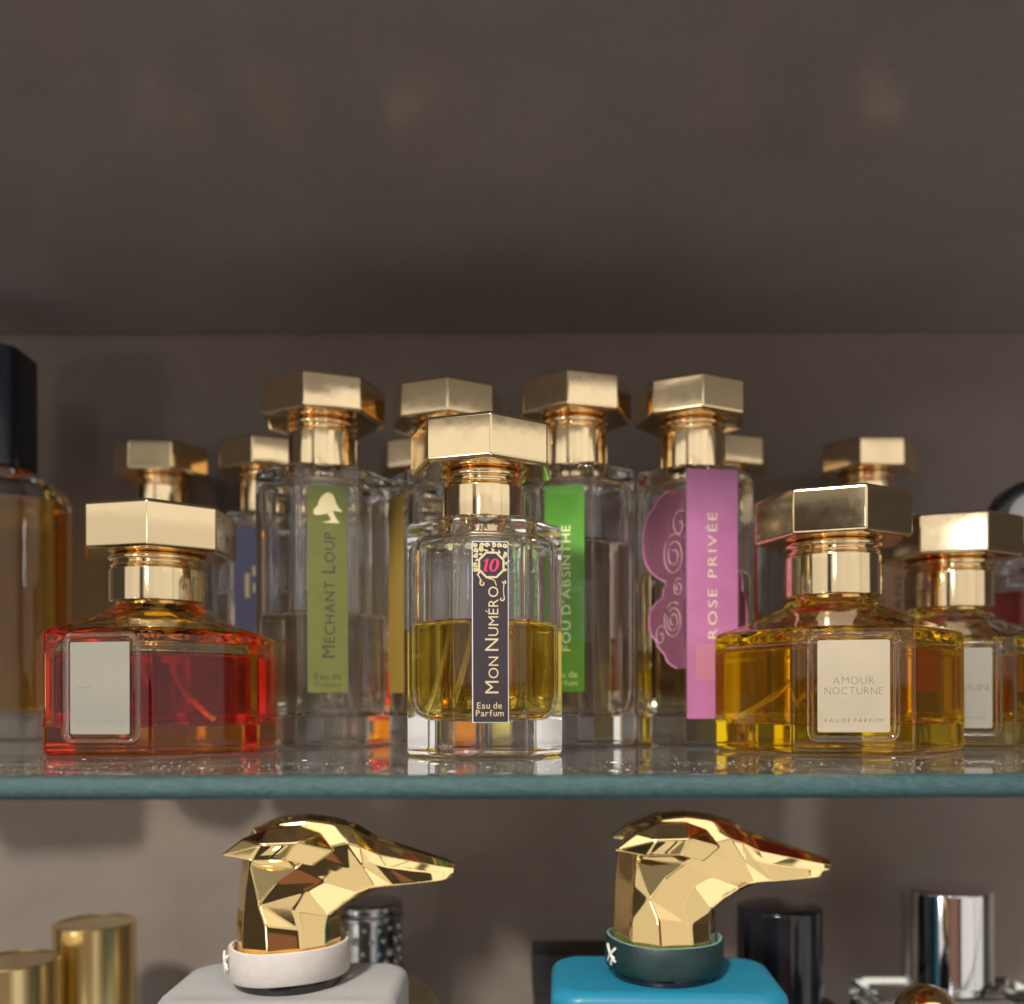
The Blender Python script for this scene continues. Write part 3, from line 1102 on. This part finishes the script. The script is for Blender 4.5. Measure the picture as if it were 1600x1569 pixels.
# --- rear row
rear = [
    (257, 3.57, 40, 'pale', 55, 2.8, 'tall bottle at the back, only its gold cap and neck above the red bottle', None, None, 300),
    (418, 3.62, -5, 'rose', 62, 24.0, 'tall bottle at the back with violet-blue label, left of the olive one', 'lbl_blue', 0, 60),
    (668, 3.60, 20, 'pale', 50, 30.0, 'back bottle with red label, mostly hidden behind the ochre and olive bottles', 'lbl_red', 51.43, 20),
    (1127, 3.62, 14, 'brown', 52, -34.0, 'back bottle with crimson label peeking out right of the pink flower bottle', 'lbl_red', 0, 100),
    (1354, 3.59, 15, 'olive', 58, 0.0, 'tall bottle at the back with tan label, above and behind the yellow squat bottle', 'lbl_salmon', 0, 210),
]
for x, s, yaw, liq, lev, cy_, text, lm, phi, td in rear:
    t, R = heptagon_bottle('perfume_bottle', x, s, yaw, text, 'tall', liq, lev, cy_, R=22.6, capR=20.8, tube_dir=td)
    if lm:
        lb = label_plate('label', t, R, -6.6, 6.6, 18.2, 86.6 if lm != 'lbl_salmon' else 80, 0.08, M[lm], r=.4, phi=radians(phi))
        if lm == 'lbl_blue':
            V, Fc = join(stroke2d([(2.4, 71), (2.6, 69), (2.4, 67)], 1.4), stroke2d([(2.6, 64), (2.8, 62), (2.6, 60)], 1.4),
                         stroke2d([(-1, 68), (-1.2, 63), (-1, 58)], .9))
            print_on('print_marks', lb, V, Fc, R, .29, M['lbl_cream'])
        if lm == 'lbl_salmon':
            simple_text(lb, R, .29, [('LANE', 1)], 0.4, 58, 20, 3.4, True, M['ink_dark'], gap=.2, thin=-.01)

# ------------------------------------------------------------------ left edge: amber bottle with navy cap
t = thing('perfume_bottle', place(-33, 3.72), 3, 'tall rounded bottle of amber perfume with dark navy cap at the left edge', 'perfume bottle', GRP)
HX, HY = 34.5, 17.0
BH = 112.0
outer = [rbox(HX - 2, HY - 2, 8, 0), rbox(HX - .6, HY - .6, 9, .5), rbox(HX, HY, 9.5, 2), rbox(HX, HY, 9.5, 98), rbox(HX - .6, HY - .3, 9.5, 101), rbox(HX - 2.5, HY - 1, 9.5, 104.5),
         rbox(HX - 5.5, HY - 2.2, 9.5, 107.5), rbox(HX - 9, HY - 3.5, 9, 110.2), rbox(HX - 12, HY - 4.5, 9, 111.6), rbox(16, 11, 9, BH), rbox(12, 9, 8.5, BH + .5)]
cavp = [(11, HX - 7, HY - 6, 7), (11.6, HX - 4.5, HY - 4.4, 7), (13.5, HX - 3.4, HY - 3.4, 7), (97.0, HX - 3.4, HY - 3.4, 7), (99, HX - 4, HY - 4, 7)]
cavh = [(99, HX - 4, HY - 4, 7), (103, HX - 6.5, HY - 5, 7), (106, HX - 11, HY - 6.5, 7), (107.5, 14, 9, 7), (109, 7, 6.5, 6)]
V, Fc = join(loft(outer), loft([rbox(a, b, c, z) for z, a, b, c in cavh], False, True, True))
mesh_obj('glass_body', V, Fc, M['glass'], t, wn=True, sharp=60)
rl = [rbox(a, b, c, z) for z, a, b, c in cavp] + [rbox(HX - 5, HY - 5, 6.5, 98.6), rbox(HX - 8, HY - 8, 4.5, 98.4)]
V, Fc = loft(rl)
n = len(rl[0])
midx = [0 if i < (len(cavp) - 1) * n else 1 for i in range(len(Fc))]
midx[(len(rl) - 1) * n] = 0
mesh_obj('liquid', V, Fc, None, t, wn=True, sharp=50, mats=LIQ['honey'], midx=midx)
v, f = loft([rbox(20.0, 13.6, 6, BH + .7), rbox(20.6, 14, 6.5, BH + 1.2), rbox(20.6, 14, 6.5, 160.6), rbox(20.2, 13.6, 6.2, 161.4), rbox(19.1, 12.6, 5.5, 161.8)])
mesh_obj('cap', v, f, M['navy'], t, wn=True, sharp=60)
# fine ribs down the cap's corner
rv = []
for j in range(31):
    z = BH + 3 + j * 1.5
    pts = []
    for q in range(5):
        a = -pi / 2 + pi / 2 * (0.1 + .8 * q / 4)
        pts.append(((14.1 + 6.65 * cos(a)) * MM, (-7.5 + 6.65 * sin(a)) * MM, z * MM))
    rv.append(tube(pts, .33 * MM, 5))
V, Fc = join(*rv)
mesh_obj('cap_ribs', V, Fc, M['navy'], t)
V, Fc = box(-11.0 * MM, 11.3 * MM, (-HY - .3) * MM, (-HY - .06) * MM, 8 * MM, 94 * MM)
mesh_obj('label', V, Fc, M['lbl_white'], t, smooth=False)

# ------------------------------------------------------------------ right edge: wine-red bottle with round disc stopper
t = thing('perfume_bottle', place(1608, 3.95), 0, 'dark red bottle with round black-rimmed white disc stopper at the right edge', 'perfume bottle', GRP)
outer = [circ(0, 16.5), circ(.4, 17.6), circ(1.4, 18), circ(56, 18), circ(60, 17.2), circ(63, 15.2), circ(65.5, 12), circ(67, 9), circ(69.4, 8), circ(71, 8)]
low = [(8, 12), (8.6, 13.8), (10.2, 15), (57, 15.2)]
high = [(57, 15.2), (61, 13.2), (63.5, 9), (65, 6)]
V, Fc = join(loft(outer), loft([circ(z, r) for z, r in high], False, True, True))
mesh_obj('glass_body', V, Fc, M['glass'], t, wn=True, sharp=60)
rl = [circ(z, r) for z, r in low] + [circ(56.6, 14.4), circ(56.4, 11)]
V, Fc = loft(rl)
n = len(rl[0])
midx = [0 if i < 3 * n else 1 for i in range(len(Fc))]
midx[5 * n] = 0
mesh_obj('liquid', V, Fc, None, t, wn=True, sharp=50, mats=LIQ['wine'], midx=midx)


def disc(r0, r1, y0, y1, zc, seg=48):
    """ring disc facing -Y (mm)"""
    prof = [(r0, y0), (r1 - .6, y0), (r1, y0 + .5), (r1, y1 - .5), (r1 - .6, y1), (r0, y1)]
    V, Fc = [], []
    for k in range(seg):
        a = 2 * pi * k / seg
        V += [(r * cos(a) * MM, y * MM, (zc + r * sin(a)) * MM) for r, y in prof]
    m = len(prof)
    for k in range(seg):
        for j in range(m):
            Fc.append((k * m + j, k * m + (j + 1) % m, ((k + 1) % seg) * m + (j + 1) % m, ((k + 1) % seg) * m + j))
    return V, Fc


st = mesh_obj('stopper', *disc(10.2, 15.2, -4.2, 4.2, 86.2), M['black'], t, sharp=40)
mesh_obj('enamel_disc', *disc(.2, 10.2, -3.6, 3.6, 86.2), M['disc_white'], st, sharp=40)
mesh_obj('yellow_inlay', *disc(.2, 6.0, -4.1, -3.62, 82.2), M['disc_yellow'], st, sharp=40)

# ------------------------------------------------------------------ lower shelf


def place_low(x, s):
    return place(x, s, ZL)


def creased(name, V, Fc, crease_edges, mat, parent, level=4, base=0.0):
    """smooth cast surface with crisp ridges: subdivision with edge creases"""
    bm = bmesh.new()
    bv = [bm.verts.new(p) for p in V]
    for q in Fc:
        try:
            bm.faces.new([bv[i] for i in q])
        except ValueError:
            pass
    bm.edges.ensure_lookup_table()
    lay = bm.edges.layers.float.new('crease_edge')
    for e in bm.edges:
        e[lay] = base
    for i, j, c in crease_edges:
        e = bm.edges.get((bv[i], bv[j]))
        if e:
            e[lay] = c
    bmesh.ops.recalc_face_normals(bm, faces=bm.faces)
    me = bpy.data.meshes.new(name)
    bm.to_mesh(me)
    bm.free()
    me.materials.append(mat)
    me.polygons.foreach_set('use_smooth', [True] * len(me.polygons))
    o = bpy.data.objects.new(name, me)
    COL.objects.link(o)
    o.parent = parent
    sd = o.modifiers.new('subdivision', 'SUBSURF')
    sd.levels = sd.render_levels = level
    return o


def head_mesh(parent):
    # sections from the neck round the bend to the nose; columns run from the top line down the side to the underside
    G = [[(-16.2, 0, -10), (-11.5, 11.2, -10), (-2, 15.6, -10), (8, 13.8, -10), (13.5, 8.6, -10), (16.2, 0, -10)],
         [(-16.2, 0, 6), (-11.2, 10.8, 6), (-3, 15.0, 8), (6.5, 13.2, 6.5), (13.2, 8, 6), (16.2, 0, 6)],
         [(-15.4, 0, 18), (-10.5, 10, 18), (-5.5, 13.8, 14.5), (5, 12.6, 12.5), (13.8, 7.6, 9.6), (16.2, 0, 9.4)],
         [(-14.2, 0, 28), (-9.5, 9.2, 26), (-1, 12.6, 20.5), (8, 11.4, 18), (18.6, 7.0, 13.4), (21, 0, 12.8)],
         [(-11, 0, 36), (-7, 8.2, 34), (5, 12.0, 25), (13, 10.6, 20.8), (23, 6.6, 16.4), (26.4, 0, 15.7)],
         [(-3, 0, 39.8), (-1, 7.4, 38.4), (9, 10.8, 29.5), (16.5, 9.4, 23), (26, 5.6, 17.6), (28.5, 0, 16.6)],
         [(6, 0, 40.6), (6.5, 7.2, 39.2), (14, 10.0, 31), (20, 8.4, 24.4), (28, 5.0, 17.8), (30, 0, 17.0)],
         [(14, 0, 39.6), (14.5, 6.6, 38.0), (19.5, 9.0, 32.2), (24, 7.4, 25), (30.5, 4.7, 18.0), (32, 0, 17.2)],
         [(20.5, 0, 37.8), (20.5, 5.6, 36.6), (23.5, 8.8, 31.0), (27.5, 6.0, 25.2), (33, 4.5, 18.2), (34.5, 0, 17.4)],
         [(27.5, 0, 33.4), (27, 3.2, 32.2), (28.5, 7.2, 28.4), (31.5, 5.2, 24.0), (36, 4.2, 18.4), (37, 0, 17.6)],
         [(38, 0, 29.6), (38, 2.4, 29.0), (38, 5.6, 26.2), (39, 4.3, 22.8), (41, 3.6, 18.8), (41.5, 0, 18.0)],
         [(48.5, 0, 26.0), (48.5, 1.8, 25.6), (48.5, 4.1, 24.0), (48.3, 3.3, 22.0), (47.5, 2.6, 19.4), (47.5, 0, 18.7)],
         [(51.4, 0, 24.8), (51.4, 1.4, 24.5), (51.4, 2.8, 23.3), (51.2, 2.4, 21.9), (50.6, 1.7, 20.2), (50.6, 0, 19.9)]]
    V, Fc, CE = [], [], []
    nr = len(G)
    W = 10
    # which diagonal breaks the cheek, skull and neck quads into planes (columns 1-3, mirrored)
    TRI = {1: (1, 0, 1), 2: (0, 1, 0), 3: (1, 1, 0), 5: (0, 1, 1), 6: (1, 0, 0), 7: (0, 0, 1), 8: (1, 1, 0), 9: (1, 0, 1)}
    for row in G:
        V += [(x * MM, -y * MM, z * MM) for x, y, z in row]
        V += [(x * MM, y * MM, z * MM) for x, y, z in reversed(row[1:5])]
    for i in range(nr - 1):
        for j in range(W):
            a, b_ = i * W + j, i * W + (j + 1) % W
            if i in TRI and j in (1, 2, 3, 6, 7, 8):
                flip = TRI[i][j - 1 if j < 5 else 8 - j]
                m = (not flip) if j > 5 else flip
                Fc += [(a, b_, b_ + W), (a, b_ + W, a + W)] if m else [(a, b_, a + W), (b_, b_ + W, a + W)]
            else:
                Fc.append((a, b_, b_ + W, a + W))
        for col, cr, lo, hi in ((2, 1.0, 0, 12), (1, .85, 0, 12), (4, .9, 0, 12), (3, .7, 0, 6), (0, .35, 4, 9)):
            if lo <= i < hi:
                for c in {col, (W - col) % W}:
                    CE.append((i * W + c, (i + 1) * W + c, cr))
    # cross ridges: cheek behind the jaw, brow, nose
    for i, c0, c1, cr in ((3, 1, 4, .9), (4, 3, 5, .9), (8, 0, 3, .9), (9, 0, 3, .9), (12, 0, 5, .9), (2, 2, 4, .7), (6, 1, 3, .7), (11, 0, 5, .5)):
        for c in range(c0, c1):
            CE.append((i * W + c, i * W + c + 1, cr))
            CE.append((i * W + (W - c) % W, i * W + (W - c - 1) % W, cr))
    Fc.append(tuple(range(W)))
    Fc.append(tuple((nr - 1) * W + j for j in range(W)))
    for j in range(W):
        CE.append((j, (j + 1) % W, 1.0))
    o = creased('head_cap', V, Fc, CE, M['gold_bright'], parent, base=.55)
    # folded ears lying back along the skull
    for s in (-1, 1):
        outer = [(-16.4, 15.0, 29.6), (-10, 14.6, 34.6), (-2.5, 13.0, 37.6), (5.5, 11.6, 38.0), (12.0, 11.0, 35.6), (16.2, 11.0, 30.2),
                 (10.5, 14.8, 26.2), (3.0, 18.2, 28.6), (-7.0, 17.6, 28.2), (-3.5, 17.4, 33.2), (6.0, 16.4, 33.6)]
        n = len(outer)
        inner = [(x * .97, y - 6.4, z) for x, y, z in outer]
        inner[0] = (-15.6, 13.6, 29.3)
        V = [(x * MM, s * y * MM, z * MM) for x, y, z in outer + inner]
        Fo = [(0, 1, 9), (1, 2, 9), (2, 3, 10, 9), (3, 4, 10), (4, 5, 10), (5, 6, 10), (6, 7, 10), (7, 8, 9, 10), (8, 0, 9)]
        Fi = [tuple(reversed([i + n for i in q])) for q in Fo]
        Fs = [((k + 1) % 9, k, k + n, (k + 1) % 9 + n) for k in range(9)]
        CE = [(k, (k + 1) % 9, .97) for k in range(9)] + [(9, 10, .9), (0, 9, .9), (10, 4, .9), (10, 7, .95), (9, 8, .8), (9, 2, .8)]
        creased('ear', V, Fo + Fi + Fs, CE, M['gold_bright'], o, base=.75)
    return o


def dog_bottle(x, s, body_mat, leather, edge, label, tilt, yaw=0.0):
    t = thing('perfume_bottle', place_low(x, s), yaw, label, 'perfume bottle', 'bottles with golden dog head stoppers')
    top = 80.5
    hx, hy = 35.5, 23.0
    v, f = loft([rbox(hx - 3, hy - 3, 7, 0), rbox(hx - .8, hy - .8, 8.5, .7), rbox(hx, hy, 9, 2.5), rbox(hx, hy, 9, top - 4.2), rbox(hx - .35, hy - .35, 9, top - 2.4),
                 rbox(hx - 1.3, hy - 1.3, 8.6, top - 1.0), rbox(hx - 2.8, hy - 2.8, 8, top - .2), rbox(hx - 4.6, hy - 4.6, 7, top)])
    mesh_obj('body', v, f, M[body_mat], t, wn=True, sharp=60)
    v, f = lathe([(14.4, top + .06), (16.2, top + .1), (16.4, top + .6), (16.4, top + 2.2), (15.6, top + 2.6)], 56)
    mesh_obj('cap_base', v, f, M['black'], t, sharp=50)
    h = head_mesh(t)
    h.location = (0, 0, (top + 12.2) * MM)
    h.scale = (1, 1, 0.975)
    # leather collar: a loose strap round the neck with raw cut edges
    z0, z1 = top + 2.6, top + 12.2
    seg = 72

    def strap_ring(r, z):
        pts = []
        for k in range(seg):
            a = 2 * pi * k / seg
            rr = r * (1 + .012 * sin(3 * a + 1) + .008 * sin(5 * a))
            zz = z + tilt * cos(a + 0.5) + .12 * sin(4 * a)
            pts.append((rr * 1.04 * cos(a) * MM, rr * sin(a) * MM, zz * MM))
        return pts
    ro, ri = 17.7, 16.4
    V, Fc = loft([strap_ring(ri, z0 + .2), strap_ring(ro - .35, z0), strap_ring(ro, z0 + .5), strap_ring(ro + .1, (z0 + z1) / 2), strap_ring(ro, z1 - .5), strap_ring(ro - .35, z1)], False, False)
    co = mesh_obj('collar', V, Fc, M[leather], t, sharp=60)
    V, Fc = loft([strap_ring(ro - .38, z1 - .02), strap_ring(ro - .75, z1 + .12), strap_ring(ri + .2, z1 + .08), strap_ring(ri, z1 - .4), strap_ring(ri, z0 + .2)], False, False)
    mesh_obj('cut_edge', V, Fc, M[edge], co, sharp=60)
    # crossed thread stitch where the strap meets
    vf = []
    for (a0, za, a1, zb_) in ((-160, 3.0, -146, 7.8), (-146, 3.4, -160, 8.2), (-153, 2.2, -148, 5.0)):
        pts = []
        for j in range(7):
            q = j / 6
            a = radians(a0 + (a1 - a0) * q)
            r = ro + .55 + .35 * sin(pi * q)
            pts.append((r * 1.04 * cos(a) * MM, r * sin(a) * MM, (z0 + za + (zb_ - za) * q) * MM))
        vf.append(tube(pts, .42 * MM, 7))
    V, Fc = join(*vf)
    mesh_obj('stitch', V, Fc, M['thread'], co)
    return t


dog_bottle(450, 5.06, 'grey_paint', 'grey_leather', 'grey_edge', 'grey bottle with golden greyhound head stopper and pale grey leather collar', 0.6, 0)
dog_bottle(1036, 4.95, 'blue_paint', 'green_leather', 'green_edge', 'blue bottle with golden greyhound head stopper and dark green leather collar', -0.3, -3)

LG = 'bottles on the lower shelf'


def cyl_cap(name, parent, r, z0, z1, mat, dome=0.0, ridge=True):
    if ridge:
        p = [(r - .5, z0), (r, z0 + .4), (r, z1 - .35), (r - .3, z1), (r - 1.3, z1 + .02), (r - 1.7, z1 - .45), (r - 4, z1 - .6), (2.0, z1 - .6)]
    else:
        p = [(r - .5, z0), (r, z0 + .4), (r, z1 - 1.6), (r - .4, z1 - .6), (r - 1.4, z1), (r * .6, z1 + dome * .7), (2.0, z1 + dome)]
    v, f = lathe(p, 64)
    return mesh_obj(name, v, f, mat, parent, sharp=40, wn=True)


# two brass-capped bottles at the left
for x, s, r, top, lab in ((147, 3.72, 16.4, 74.6, 'tall brushed brass cylinder cap on the lower shelf, left of the grey dog bottle'),
                          (22, 4.05, 16.2, 67.6, 'shorter brushed brass cap cut by the left edge on the lower shelf')):
    t = thing('perfume_bottle', place_low(x, s), 0, lab, 'perfume bottle', LG)
    cyl_cap('cap', t, r, 30, top, M['brass'])
    v, f = lathe([(15, 0), (r - .2, .6), (r, 2), (r, 28.6), (r - .6, 29.6), (r - 3, 29.9)], 56)
    mesh_obj('body', v, f, M['black'], t, sharp=40)

# silver embossed cap on a sand-gold round bottle behind the grey one
t = thing('perfume_bottle', place_low(575, 3.75), 0, 'embossed dark silver cap on a sandy gold bottle behind the grey dog bottle', 'perfume bottle', LG)
r = 13.8
v, f = lathe([(12, 0), (29, .6), (30, 2), (30, 34), (29, 40), (26.4, 45), (22, 49), (16, 51.6), (12.6, 52.4), (12.6, 54)], 56)
mesh_obj('body', v, f, M['sand'], t, sharp=40)
p = [(r - .4, 54.2), (r + .6, 54.8), (r + .9, 56), (r + .6, 57.2), (r - .5, 57.6), (r - .5, 76.5), (r + .6, 77), (r + .9, 78), (r + .6, 79), (r - .3, 79.5), (r + .2, 80.2), (r + .2, 82.6), (r - .5, 83.4), (r - 3, 83.7)]
v, f = lathe(p, 64)
cp = mesh_obj('cap', v, f, M['dark_chrome'], t, sharp=45)
vf = []
rr = random.Random(11)
for row in range(4):
    for k in range(14):
        a = 2 * pi * (k + .5 * (row % 2)) / 14 + rr.uniform(-.05, .05)
        z = 60.2 + row * 4.6 + rr.uniform(-.4, .4)
        br = rr.uniform(1.1, 1.9)
        c = Vector(((r - .6) * cos(a), (r - .6) * sin(a), z))
        prof = [(br * cos(q * pi / 8), br * sin(q * pi / 8)) for q in range(4)] + [(.05, br)]
        nrm = Vector((cos(a), sin(a), 0))
        tx = Vector((-sin(a), cos(a), 0))
        rings = []
        for pr, ph in prof:
            rings.append([tuple((c + tx * pr * cos(2 * pi * j / 10) + Vector((0, 0, 1)) * pr * sin(2 * pi * j / 10) + nrm * ph * .75) * MM) for j in range(10)])
        vf.append(loft(rings, True, True))
V, Fc = join(*vf)
mesh_obj('embossed_relief', V, Fc, M['dark_chrome'], cp, sharp=70)

# black carton behind the blue bottle
t = thing('perfume_carton', place_low(898, 3.72), 0, 'matte black carton behind the blue dog bottle', 'box')
v, f = loft([rbox(17.2, 12, .8, 0.05), rbox(17.5, 12.3, .8, .4), rbox(17.5, 12.3, .8, 47), rbox(17.2, 12, .8, 47.3)])
mesh_obj('body', v, f, M['black_matte'], t, wn=True, sharp=40)
v, f = loft([rbox(17.9, 12.7, .8, 47.5), rbox(18.2, 13, .8, 47.9), rbox(18.2, 13, .8, 62.6), rbox(17.9, 12.7, .8, 63)])
mesh_obj('lid', v, f, M['black_matte'], t, wn=True, sharp=40)

# black glossy cap
t = thing('perfume_bottle', place_low(1217, 3.92), 0, 'glossy black cylinder cap right of the blue dog bottle', 'perfume bottle', LG)
cyl_cap('cap', t, 16.6, 36, 85.2, M['black'], dome=1.2, ridge=False)
v, f = lathe([(18, 0), (21.6, .6), (22.4, 2), (22.4, 44), (21.8, 46.2), (20, 47.2), (17, 47.5)], 56)
mesh_obj('body', v, f, M['black'], t, sharp=40)

# chrome cap on clear block bottle
t = thing('perfume_bottle', place_low(1478, 3.72), 0, 'mirror chrome cylinder cap on a clear block bottle at lower right', 'perfume bottle', LG)
cyl_cap('cap', t, 18.0, 49.6, 88.6, M['chrome'], dome=.9, ridge=False)
v, f = lathe([(15, 46.2), (16, 46.6), (16, 49.2), (15.4, 49.5)], 56)
mesh_obj('collar', v, f, M['chrome'], t, sharp=40)
outer = [rbox(33, 15, 2, 0), rbox(35.2, 17, 3, .8), rbox(35.5, 17.3, 3, 2), rbox(35.5, 17.3, 3, 44), rbox(35, 16.9, 3, 45.4), rbox(33.6, 15.6, 3, 46)]
cavh = [(30, 29.5, 12, 3), (38, 29.5, 12, 3), (39.5, 28, 11, 3), (40.2, 10, 8, 6)]
cavl = [(8, 26, 9, 3), (8.5, 28.6, 11.4, 3), (10, 29.5, 12, 3), (30, 29.5, 12, 3)]
V, Fc = join(loft(outer), loft([rbox(a, b, c, z) for z, a, b, c in cavh], False, True, True))
mesh_obj('glass_body', V, Fc, M['glass'], t, wn=True, sharp=50)
rl = [rbox(a, b, c, z) for z, a, b, c in cavl] + [rbox(28.8, 11.3, 3, 29.6), rbox(26, 9, 2, 29.4)]
V, Fc = loft(rl)
n = len(rl[0])
midx = [0 if i < 3 * n else 1 for i in range(len(Fc))]
midx[5 * n] = 0
mesh_obj('liquid', V, Fc, None, t, wn=True, sharp=50, mats=LIQ['pale'], midx=midx)

# gold ball stopper
t = thing('perfume_bottle', place_low(1446, 4.75), 0, 'round golden ball stopper at the bottom edge in front of the chrome cap', 'perfume bottle', LG)
br = 10.4
zc = 166.0 - (1541 - HZ) / 4.75 - br
prof = [(3.6, zc - br - 1.6), (5.0, zc - br - 1.4), (5.0, zc - br + .6)] + [(br * cos(a), zc + br * sin(a)) for a in [radians(-60 + 150 * k / 22) for k in range(22)]] + [(.4, zc + br)]
v, f = lathe(prof, 56)
mesh_obj('stopper', v, f, M['gold_bright'], t, sharp=60)
zt = zc - br - 1.8
v, f = lathe([(17, 0), (19.4, .5), (20, 2), (20, zt - 12), (18, zt - 7), (12, zt - 3.4), (6, zt - 2), (5.4, zt)], 48)
mesh_obj('body', v, f, M['black'], t, sharp=40)

# black cap at the right edge
t = thing('perfume_bottle', place_low(1640, 3.9), 0, 'black ridged cap cut by the right edge on the lower shelf', 'perfume bottle', LG)
cyl_cap('cap', t, 16.4, 26, 40.4, M['black'], ridge=True)
v, f = lathe([(16, 0), (17.6, .5), (18, 2), (18, 24), (17, 25.4), (15, 25.8)], 48)
mesh_obj('body', v, f, M['black_matte'], t, sharp=40)
